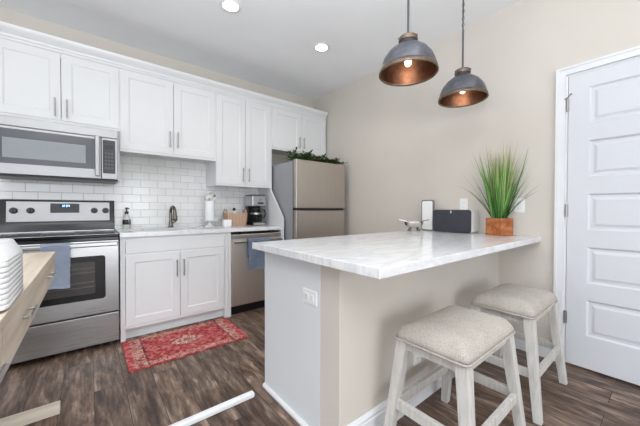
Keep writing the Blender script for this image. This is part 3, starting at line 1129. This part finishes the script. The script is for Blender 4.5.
# little white pot in front of the basket
px_, py_ = -1.478, -.33
p = empty('white_pot', (px_, py_, ZT), 'small white square pot in front of the wicker basket', 'pot')
m = MB()
m.rings([[(px_ + x * k, py_ + y * k, ZT + z) for x, y in rounded(.042, .042, .012, 4)] for k, z in ((.93, 0), (1, .006), (1.02, .078), (.90, .078), (.88, .015))], cap1=True)
m.build('pot_body', M['ceramic'], p)
MB().box(px_ - .033, px_ + .033, py_ - .033, py_ + .033, ZT + .06, ZT + .066).build('filling', plain('cream_wax', (226, 220, 208), .6, var=.03), p)

# wicker basket
bx, by = -1.322, -.19
bk = empty('wicker_basket', (bx, by, ZT), 'brown wicker basket with loop handles left of the coffee maker', 'basket')
m = MB()
lv = []
for k, z in ((.90, 0), (.94, .04), (.98, .09), (1.0, .140), (1.02, .147), (1.0, .153), (.95, .147), (.90, .03), (.86, .012)):
    lv.append([(bx + x * k, by + y * k, ZT + z) for x, y in rounded(.125, .095, .03, 5)])
m.rings(lv)
m.build('basket_body', M['wicker'], bk)
for s in (-1, 1):
    m = MB()
    m.tube([(bx + s * (.118 + .006 * math.sin(a)), by + .05 * math.cos(a), ZT + .140 + .055 * math.sin(a)) for a in [PI * k / 12 for k in range(13)]], .008, 8)
    m.build('handle', M['wicker'], bk, smooth=True)
# bottle inside the basket
qx, qy = -1.325, -.17
q = empty('spray_bottle', (qx, qy, ZT + .0125), 'pale bottle with black cap standing in the wicker basket', 'bottle')
MB().lathe((qx, qy, ZT + .0125), [(0, 0), (.030, 0), (.032, .01), (.032, .13), (.012, .155), (.012, .168), (0, .168)], 24).build('bottle_body', M['whiteplastic'], q, smooth=True)
MB().lathe((qx, qy, ZT + .0125), [(0, .168), (.016, .168), (.019, .180), (.017, .196), (.008, .202), (0, .202)], 20).build('cap', M['black'], q, smooth=True)

# coffee maker
cx0, cx1, cy0, cy1 = -1.165, -.990, -.345, -.125
cmk = empty('coffee_maker', ((cx0 + cx1) / 2, -.23, ZT), 'steel and black drip coffee maker under the tall cabinet', 'coffee maker')
MB().box(cx0, cx1, cy0, cy1, ZT, ZT + .040, .008).build('base', M['black'], cmk)
MB().box(cx0 + .012, cx1 - .012, cy0 - .003, cy0 + .002, ZT + .007, ZT + .034, .001).build('base_trim', M['steel'], cmk)
MB().box(cx0, cx1, cy1 - .075, cy1, ZT + .040, ZT + .235, .006).build('water_tank', M['black'], cmk)
hd = MB().box(cx0, cx1, cy0 + .004, cy1, ZT + .236, ZT + .365, .010, 3).build('brew_head', M['steel'], cmk)
MB().box(cx0 + .004, cx1 - .004, cy0 + .010, cy1 - .004, ZT + .3655, ZT + .375, .004).build('lid', M['black'], hd)
m = MB().lathe(((cx0 + cx1) / 2 + .018, cy0 + .004, ZT + .318), [(0, -.006), (.014, -.006), (.016, -.003), (.016, .002)], 20, 'y')
m.build('dial', M['nickel'], hd, smooth=True)
MB().box((cx0 + cx1) / 2 - .02, (cx0 + cx1) / 2 + .055, cy0 + .001, cy0 + .0045, ZT + .262, ZT + .282, .001).build('display', M['black'], hd)
ccx, ccy = (cx0 + cx1) / 2 - .005, cy0 + .075
ca = empty('carafe', (ccx, ccy, ZT + .041)); ca.parent = cmk; ca.location = Vector((ccx, ccy, ZT + .041)) - Vector(cmk.location)
MB().lathe((ccx, ccy, ZT + .041), [(0, 0), (.062, 0), (.074, .012), (.079, .055), (.070, .115), (.052, .140), (.052, .15)], 32).build('glass_jug', M['smoke'], ca, smooth=True)
MB().lathe((ccx, ccy, ZT + .041), [(.051, .148), (.053, .152), (.052, .168), (.03, .176), (0, .178)], 28).build('lid', M['black'], ca, smooth=True)
MB().lathe((ccx, ccy, ZT + .041), [(.0765, .095), (.0745, .105), (.073, .112), (.075, .114)], 28).build('collar', M['nickel'], ca, smooth=True)
MB().tube([(ccx + .035, ccy - .035, ZT + .041 + .16), (ccx + .075, ccy - .07, ZT + .041 + .15), (ccx + .085, ccy - .075, ZT + .041 + .10), (ccx + .07, ccy - .062, ZT + .041 + .045)], .009, 10).build('handle', M['black'], ca, smooth=True)

# ------------------------------------------------------------------ rug
m = MB()
m.box(-2.492, -1.617, -1.205, -.640, .0005, .0095, .002)
ru = tag(m.build('rug', M['rug']), 'small red oriental rug on the plank floor before the sink cabinet', 'rug')
ru.rotation_euler.z = .0

# ------------------------------------------------------------------ pendants
PY = -2.50
S0 = 2.165


def pendant(x, label, z0=1.950):
    c = empty('pendant_lamp', (x, PY, z0 - .008), label, 'lamp', None)
    z0 = z0          # rim
    prof = [(.168, 0), (.167, .010), (.161, .045), (.145, .088), (.117, .125), (.083, .152), (.060, .166), (.052, .176), (.050, .192)]
    MB().lathe((x, PY, z0), prof, 56).build('lamp_shade', M['zinc'], c, smooth='all')
    inn = [(r - .003, h - .001) for r, h in prof[:-2]] + [(.0, .170)]
    MB().lathe((x, PY, z0), inn, 56).build('shade_lining', M['copper'], c, smooth='all')
    MB().lathe((x, PY, z0), [(.164, .004), (.166, -.006), (.171, -.008), (.174, -.004), (.173, .006), (.1690, .022), (.1660, .022)], 56).build('rim_band', M['rim'], c, smooth='all')
    MB().lathe((x, PY, z0), [(.050, .188), (.055, .189), (.057, .196), (.055, .214), (.046, .220), (.02, .224), (.012, .236), (0, .236)], 32).build('cap', M['rim'], c, smooth=True)
    m = MB()
    for k in range(3):
        a = k * 2 * PI / 3 + .5
        m.lathe((x + .057 * math.cos(a), PY + .057 * math.sin(a), z0 + .204), [(0, -.006), (.006, -.004), (.007, 0), (.006, .004), (0, .006)], 10)
    m.build('thumb_screw', M['darknickel'], c, smooth=True)
    MB().tube([(x, PY, z0 + .23), (x, PY, 2.46)], .0065, 10).build('rod', M['rod'], c, smooth=True)
    # chain links above the rod
    m = MB()
    z = 2.462
    i = 0
    while z < ZC - .03:
        pts = []
        for k in range(13):
            a = 2 * PI * k / 12
            o1, o2 = .0075 * math.cos(a), .016 * math.sin(a)
            pts.append((x + (o1 if i % 2 else 0), PY + (0 if i % 2 else o1), z + .012 + o2))
        m.tube(pts, .0022, 6, cap=False)
        z += .0255
        i += 1
    m.build('chain', M['rod'], c, smooth=True)
    MB().tube([(x + .003, PY, 2.45), (x - .004, PY, 2.55), (x + .004, PY, 2.65), (x, PY, ZC - .02)], .0030, 8).build('cord', M['rod'], c)
    MB().lathe((x, PY, ZC), [(.062, -.001), (.062, -.018), (.05, -.026), (0, -.028)], 32).build('ceiling_canopy', M['rod'], c, smooth=True)
    MB().lathe((x, PY, z0), [(0, .165), (.022, .165), (.022, .115), (.018, .110), (0, .110)], 20).build('lamp_holder', M['black'], c, smooth=True)
    MB().lathe((x, PY, z0), [(.010, .112), (.011, .098), (.017, .082), (.020, .066), (.017, .050), (.009, .043), (0, .041)], 24).build('light_bulb', M['bulb'], c, smooth='all')
    l = bpy.data.lights.new('pendant_bulb', 'POINT'); l.energy = 0.3; l.color = (1, .80, .58); l.shadow_soft_size = .03
    lo = bpy.data.objects.new('pendant_bulb_light', l); COL.objects.link(lo); lo.parent = c; lo.location = (0, 0, .012)
    return c


pendant(-1.180, 'zinc dome pendant lamp nearer the camera, with its bulb in view')
pendant(-.470, 'zinc dome pendant lamp nearer the right wall, above the potted grass side', 1.966)


# ------------------------------------------------------------------ recessed ceiling lights
def downlight(x, y, label):
    c = empty('recessed_light', (x, y, ZC), label, 'lamp')
    MB().lathe((x, y, ZC), [(.060, -.0045), (.064, -.008), (.082, -.006), (.086, -.001), (.060, -.0008)], 40).build('trim_ring', M['whiteplastic'], c, smooth='all')
    MB().lathe((x, y, ZC), [(.061, -.0030), (.05, -.0042), (0, -.0045)], 32).build('lens', M['lamp'], c, smooth='all')
    l = bpy.data.lights.new('downlight', 'SPOT'); l.energy = 12; l.color = (1, .93, .82); l.spot_size = 2.4; l.spot_blend = .9; l.shadow_soft_size = .06
    lo = bpy.data.objects.new('downlight_beam', l); COL.objects.link(lo); lo.parent = c; lo.location = (0, 0, -.015)


downlight(-1.781, -1.224, 'round recessed ceiling light at the top edge, above the rug')
downlight(-.820, -1.224, 'round recessed ceiling light nearer the refrigerator')

# ------------------------------------------------------------------ things on the peninsula
ZT = .9143
# silver footed dish
dx_, dy_ = -.302, -1.978
c = empty('silver_dish', (dx_, dy_, ZT), 'small silver footed dish with flared handles at the far worktop edge', 'dish')
# long axis runs across the view
ux, uy = .778, -.628


def Dp(u, v, z):
    return (dx_ + ux * u + uy * v, dy_ + uy * u - ux * v, ZT + z + .004)


m = MB()
lv = []
for k, z in ((.45, .030), (.75, .036), (.95, .055), (1.0, .085), (.96, .085), (.90, .058), (.7, .043), (.3, .038)):
    lv.append([Dp(x * k, y * k, z) for x, y in rounded(.082, .05, .045, 6)])
m.rings(lv)
m.build('bowl', M['silver'], c, smooth=True)
for s in (-1, 1):
    m = MB()
    for q0, q1, w0, w1, h0, h1 in ((.066, .098, .030, .026, .082, .098), (.098, .142, .026, .010, .098, .106)):
        m.rings([[Dp(s * q, y * k, h + z) for y, z in ((-1, -.003), (1, -.003), (1, .003), (-1, .003))] for q, k, h in ((q0, w0, h0), (q1, w1, h1))])
    m.build('handle', M['silver'], c, smooth=True)
    MB().tube([Dp(s * .078, 0, .088), Dp(s * .070, 0, .060), Dp(s * .05, 0, .036)], [.014, .012, .006], 10).build('bracket', M['black'], c, smooth=True)
    for t_ in (-1, 1):
        m = MB().tube([Dp(s * .03, t_ * .02, .036), Dp(s * .042, t_ * .028, .012), Dp(s * .045, t_ * .03, 0)], [.006, .007, .009], 10)
        m.build('foot', M['darknickel'], c, smooth=True)

# upright white device with grey frame
c = empty('white_hub', (-.117, -2.012, ZT), 'tall white panel in a grey rounded frame behind the speaker', 'device')
nx, ny = -.7785 * .55 - .6277 * .6, -.2
ang = math.atan2(.80, .60)   # face turned to the camera


def frame2(cx, cy, face):
    """local frame: u to the viewer's right, n out of the face"""
    n = Vector((face[0], face[1], 0)).normalized()
    u = Vector((0, 0, 1)).cross(n)
    return lambda a, h, d: (cx + u.x * a + n.x * d, cy + u.y * a + n.y * d, ZT + h)


F = frame2(-.117, -2.012, (-1, 0))
m = MB()
m.rings([[F(x, .15 + z, d) for x, z in rounded(.064, .150, .018, 6)] for d in (-.012, .012)])
m.build('frame', plain('grey_frame', (120, 121, 123), .4, var=.03), c)
m = MB()
m.rings([[F(x * k, .150 + z * k, d) for x, z in rounded(.054, .138, .014, 6)] for k, d in ((1, .0118), (1, .0145), (.97, .016))])
m.build('front_panel', M['whiteplastic'], c)

# speaker
sp0 = Vector((-.228, -2.287, 0))
spx, spy = -.087, -2.266
F = frame2(spx, spy, (-1, 0))
c = empty('speaker', (spx, spy, ZT), 'wide white speaker with charcoal grille leaning by the wall', 'speaker')
m = MB()
m.rings([[F(x * k, .1035 + z * k, d) for x, z in rounded(.174, .101, .022, 6)] for k, d in ((.97, -.078), (1.0, -.070), (1.0, .070))])
m.build('cabinet', M['whiteplastic'], c)
m = MB()
m.rings([[F(x * k, .1035 + z * k, d) for x, z in rounded(.174, .101, .022, 6)] for k, d in ((.995, .0695), (1.0, .072), (.99, .078), (.96, .081))])
m.build('grille', M['speakergrille'], c)
m = MB()
m.rings([[F(x, .185 + z, d) for x, z in rounded(.0035, .011, .0015, 3)] for d in (.0805, .0825)])
m.build('logo', M['whiteplastic'], c)

# grass in a wooden planter
gx, gy = -.122, -2.640
c = empty('potted_grass', (gx, gy, ZT), 'tall green ornamental grass in square wooden planter near the door', 'plant')
rot = Matrix.Translation((gx, gy, 0)) @ Matrix.Rotation(-.30, 4, 'Z')
m = MB()
h = .068
ZP = ZT + .138
for a in (0, PI / 2, PI, 1.5 * PI):
    r = rot @ Matrix.Rotation(a, 4, 'Z')
    m.box(-h, h - .010, -h, -h + .010, ZT + .001, ZP, .0015, 1, r)
m.box(-h + .01, h - .01, -h + .01, h - .01, ZT + .001, ZT + .012, mtx=rot)
m.build('planter', M['planterwood'], c)
m = MB()
m.box(-h + .011, h - .011, -h + .011, h - .011, ZP - .03, ZP - .012, mtx=rot)
m.build('moss', M['moss'], c)
m = MB()
lay = m.bm.verts.layers.float.new('tint')
R = random.Random(11)


def blade(base, az, lean, L, W, tint, droop):
    p = Vector(base)
    d = Vector((math.cos(az) * math.sin(lean), math.sin(az) * math.sin(lean), math.cos(lean)))
    side = Vector((-math.sin(az), math.cos(az), 0))
    tw = R.uniform(-.9, .9)
    side = (side * math.cos(tw) + Vector((math.cos(az), math.sin(az), 0)) * math.sin(tw)).normalized()
    n = 7
    prev = None
    for k in range(n + 1):
        f = k / n
        wd = W * (1 - f ** 2.2) + .0004
        a = m.bm.verts.new(p - side * wd / 2); b_ = m.bm.verts.new(p + side * wd / 2)
        a[lay] = b_[lay] = min(1, max(0, tint + (f - .5) * .3 + (0.35 if f > .85 and tint > .5 else 0)))
        if prev:
            m.bm.faces.new([prev[0], prev[1], b_, a])
        prev = (a, b_)
        p = p + d * (L / n)
        d = (d + Vector((math.cos(az), math.sin(az), 0)) * droop / n - Vector((0, 0, 1)) * droop * f * .9 / n).normalized()
        if p.x > -.012:
            p.x = -.012


for k in range(240):
    r_, a_ = .050 * math.sqrt(R.random()), R.uniform(0, 2 * PI)
    base = (gx + r_ * math.cos(a_), gy + r_ * math.sin(a_), ZP - .02)
    lean = abs(R.gauss(.11, .085)) * (.4 + r_ / .05)
    blade(base, a_ + R.gauss(0, .5), min(lean, .45), R.uniform(.30, .56) if k % 3 else R.uniform(.46, .64), R.uniform(.007, .013), .2 + R.random() * .75, R.uniform(0, .28))
for k in range(22):
    a_ = R.uniform(0, 2 * PI)
    base = (gx + .045 * math.cos(a_), gy + .045 * math.sin(a_), ZP - .02)
    blade(base, a_, R.uniform(.22, .42), R.uniform(.30, .50), R.uniform(.005, .009), R.uniform(0, .35), R.uniform(.1, .5))
# a few long arching blades to the sides (along the wall)
for az, lean, L, dr_ in ((1.60, .42, .44, .95), (1.75, .5, .33, .3), (-1.50, .5, .38, .5), (-1.65, .42, .40, .3), (1.45, .36, .46, .25), (-1.75, .55, .34, .7), (2.2, .5, .36, .5), (-2.3, .5, .34, .5)):
    blade((gx + .04 * math.cos(az), gy + .04 * math.sin(az), ZP - .02), az, lean, L, .013, .12, dr_)
m.build('grass_blades', M['blade'], c, smooth='all')

# ------------------------------------------------------------------ stools
def make_stool(label):
    c = empty('bar_stool', (0, 0, 0), label, 'stool', 'backless counter stools under the overhang')
    hx, hy = .255, .165
    zs = .530
    # cushion
    m = MB()
    lv = []
    for ins, z in ((.010, zs), (.002, zs + .005), (0, zs + .013), (.003, zs + .022), (.010, zs + .033), (.022, zs + .046), (.040, zs + .057), (.065, zs + .066), (.095, zs + .072), (.125, zs + .0745), (.157, zs + .075)):
        ring = rounded(hx - ins, max(.004, hy - ins), max(.003, .030 - ins * .2) if hy - ins > .03 else .003, 7)
        lv.append([(x, y, z + (.014 * (x / hx) ** 2 * min(1, (z - zs) / .05))) for x, y in ring])
    m.rings(lv)
    m.build('cushion', M['linen'], c, smooth='all')
    m = MB()
    pp = [(x, y, zs + .003) for x, y in rounded(hx + .001, hy + .001, .028, 7)]
    pp.append(pp[0])
    m.tube(pp, .005, 6, cap=False)
    m.build('piping', M['linen'], c, smooth=True)
    tx, ty, fx_, fy_ = .220, .134, .274, .192
    for sx_ in (-1, 1):
        for sy_ in (-1, 1):
            MB().leg((sx_ * tx, sy_ * ty, zs), (sx_ * fx_, sy_ * fy_, 0), .050, .038).build('leg', M['whitewash'], c)

    def at(z):
        f = 1 - z / zs
        return tx + (fx_ - tx) * f, ty + (fy_ - ty) * f
    for s in (-1, 1):
        MB().box(-tx + .02, tx - .02, s * ty - .010, s * ty + .010, zs - .046, zs - .001, .002).build('apron', M['whitewash'], c)
        MB().box(s * tx - .010, s * tx + .010, -ty + .02, ty - .02, zs - .046, zs - .001, .002).build('apron', M['whitewash'], c)
        a, b_ = at(.222)
        MB().box(-a + .012, a - .012, s * b_ - .011, s * b_ + .011, .200, .244, .002).build('stretcher', M['whitewash'], c)
        a, b_ = at(.232)
        MB().box(s * a - .011, s * a + .011, -b_ + .012, b_ - .012, .210, .254, .002).build('stretcher', M['whitewash'], c)
    return c


s1 = make_stool('beige cushioned whitewashed stool nearer the camera')
s2 = copy_tree(s1)
s2['label'] = 'beige cushioned whitewashed stool nearer the white door'
s1.location = (-1.350, -2.888, 0)
s2.location = (-.588, -2.897, 0)

# ------------------------------------------------------------------ sideboard at the left edge
SBX0, SBX1, SBY0, SBY1, SBZ = -3.36, -2.838, -3.02, -1.44, .893
sb = empty('sideboard', ((SBX0 + SBX1) / 2, (SBY0 + SBY1) / 2, 0), 'pale wood console table with drawers carrying the white plates', 'table')
MB().box(SBX0, SBX1, SBY0, SBY1, SBZ - .022, SBZ, .003).build('table_top', M['palewood'], sb)
m = MB()
AZ0 = SBZ - .135
m.box(SBX0 + .004, SBX1 - .022, SBY1 - .024, SBY1 - .004, AZ0, SBZ - .023).box(SBX0 + .004, SBX1 - .022, SBY0 + .004, SBY0 + .024, AZ0, SBZ - .023)
m.box(SBX0 + .004, SBX0 + .024, SBY0 + .024, SBY1 - .024, AZ0, SBZ - .023)
m.box(SBX1 - .034, SBX1 - .022, SBY0 + .024, SBY1 - .024, AZ0, SBZ - .023)
m.box(SBX0 + .02, SBX1 - .03, SBY0 + .02, SBY1 - .02, AZ0, AZ0 + .012)
m.build('apron', M['palewood'], sb)
for (a, b_) in ((SBY1 - .008, -2.152), (-2.164, -2.627), (-2.639, SBY0 + .008)):
    d = MB().box(SBX1 - .022, SBX1 - .003, b_, a, AZ0 + .003, SBZ - .026, .0015).build('drawer_front', M['palewood'], sb)
    cy_ = max((a + b_) / 2, -2.90) + .04
    m = MB()
    for s in (-1, 1):
        m.tube([(SBX1 - .004, cy_ + s * .045, SBZ - .072), (SBX1 + .016, cy_ + s * .045, SBZ - .072)], .0045, 10)
    m.tube([(SBX1 + .016, cy_ - .058, SBZ - .072), (SBX1 + .016, cy_ + .058, SBZ - .072)], .0052, 10)
    m.build('handle', M['nickel'], d, smooth=True)
cxm = (SBX0 + SBX1) / 2 - .03
for y in (SBY1 + .062, SBY0 + .10):
    if y > -2:
        y = -1.445
    MB().box(cxm - .05, cxm + .05, y - .022, y + .022, .05, AZ0 - .001, .003).build('leg', M['palewoodx'], sb)
    MB().box(SBX0, -2.828, y - .026 + .04, y + .026 + .04, 0.0, .050, .003).build('foot', M['palewoodx'], sb)


# plates
def plate_at(z, flip=False):
    m = MB()
    prof = [(.80, 0), (.86, .002), (.965, .0045), (.992, .0052), (1.0, .0070), (1.0, .0140), (.992, .0158), (.97, .0160), (.86, .0085), (.78, .0055)]
    lv = []
    for k, h_ in prof:
        hh = (.030 - h_) if flip else h_
        lv.append([(x * k, y * k, z + hh) for x, y in rounded(.115, .115, .028, 5)])
    m.rings(lv)
    return m


PLX, PLY = -2.952, -2.505
pl = None
names = ['lowest', 'second lowest', 'third from the bottom', 'fourth from the bottom', 'fifth from the bottom', 'sixth from the bottom', 'seventh from the bottom', 'eighth from the bottom', 'topmost below the upturned bowl']
m = plate_at(0)
proto = m.build('plate', M['ceramic'], None, smooth=True)
proto.location = (PLX, PLY, SBZ + .0005)
tag(proto, 'white square plate, lowest in the stack on the console table', 'plate', 'white square plates stacked on the console table')
for i in range(1, 9):
    p2 = proto.copy()
    COL.objects.link(p2)
    p2.location.z = SBZ + .0005 + i * .0118
    p2['label'] = 'white square plate, %s in the stack on the console table' % names[i]
# upturned square bowl on top
zt = SBZ + .0005 + 8 * .0118 + .0160
m = MB()
lv = []
for k, h_ in ((.94, .004), (.99, 0), (1.0, .003), (.99, .006), (.87, .036), (.85, .038), (.82, .038)):
    lv.append([(PLX + x * k, PLY + y * k, zt + h_) for x, y in rounded(.115, .115, .028, 5)])
m.rings(lv)
tag(m.build('bowl', M['ceramic'], None, smooth=25), 'upturned white square bowl topping the stack of plates', 'bowl')

# white painted rail lying on the floor
m = MB()
m.box(-2.70, -1.935, -1.972, -1.936, .0005, .031, .010, 3)
tag(m.build('wooden_rail', M['whitebar']), 'white painted wooden rail lying on the plank floor', 'rail')
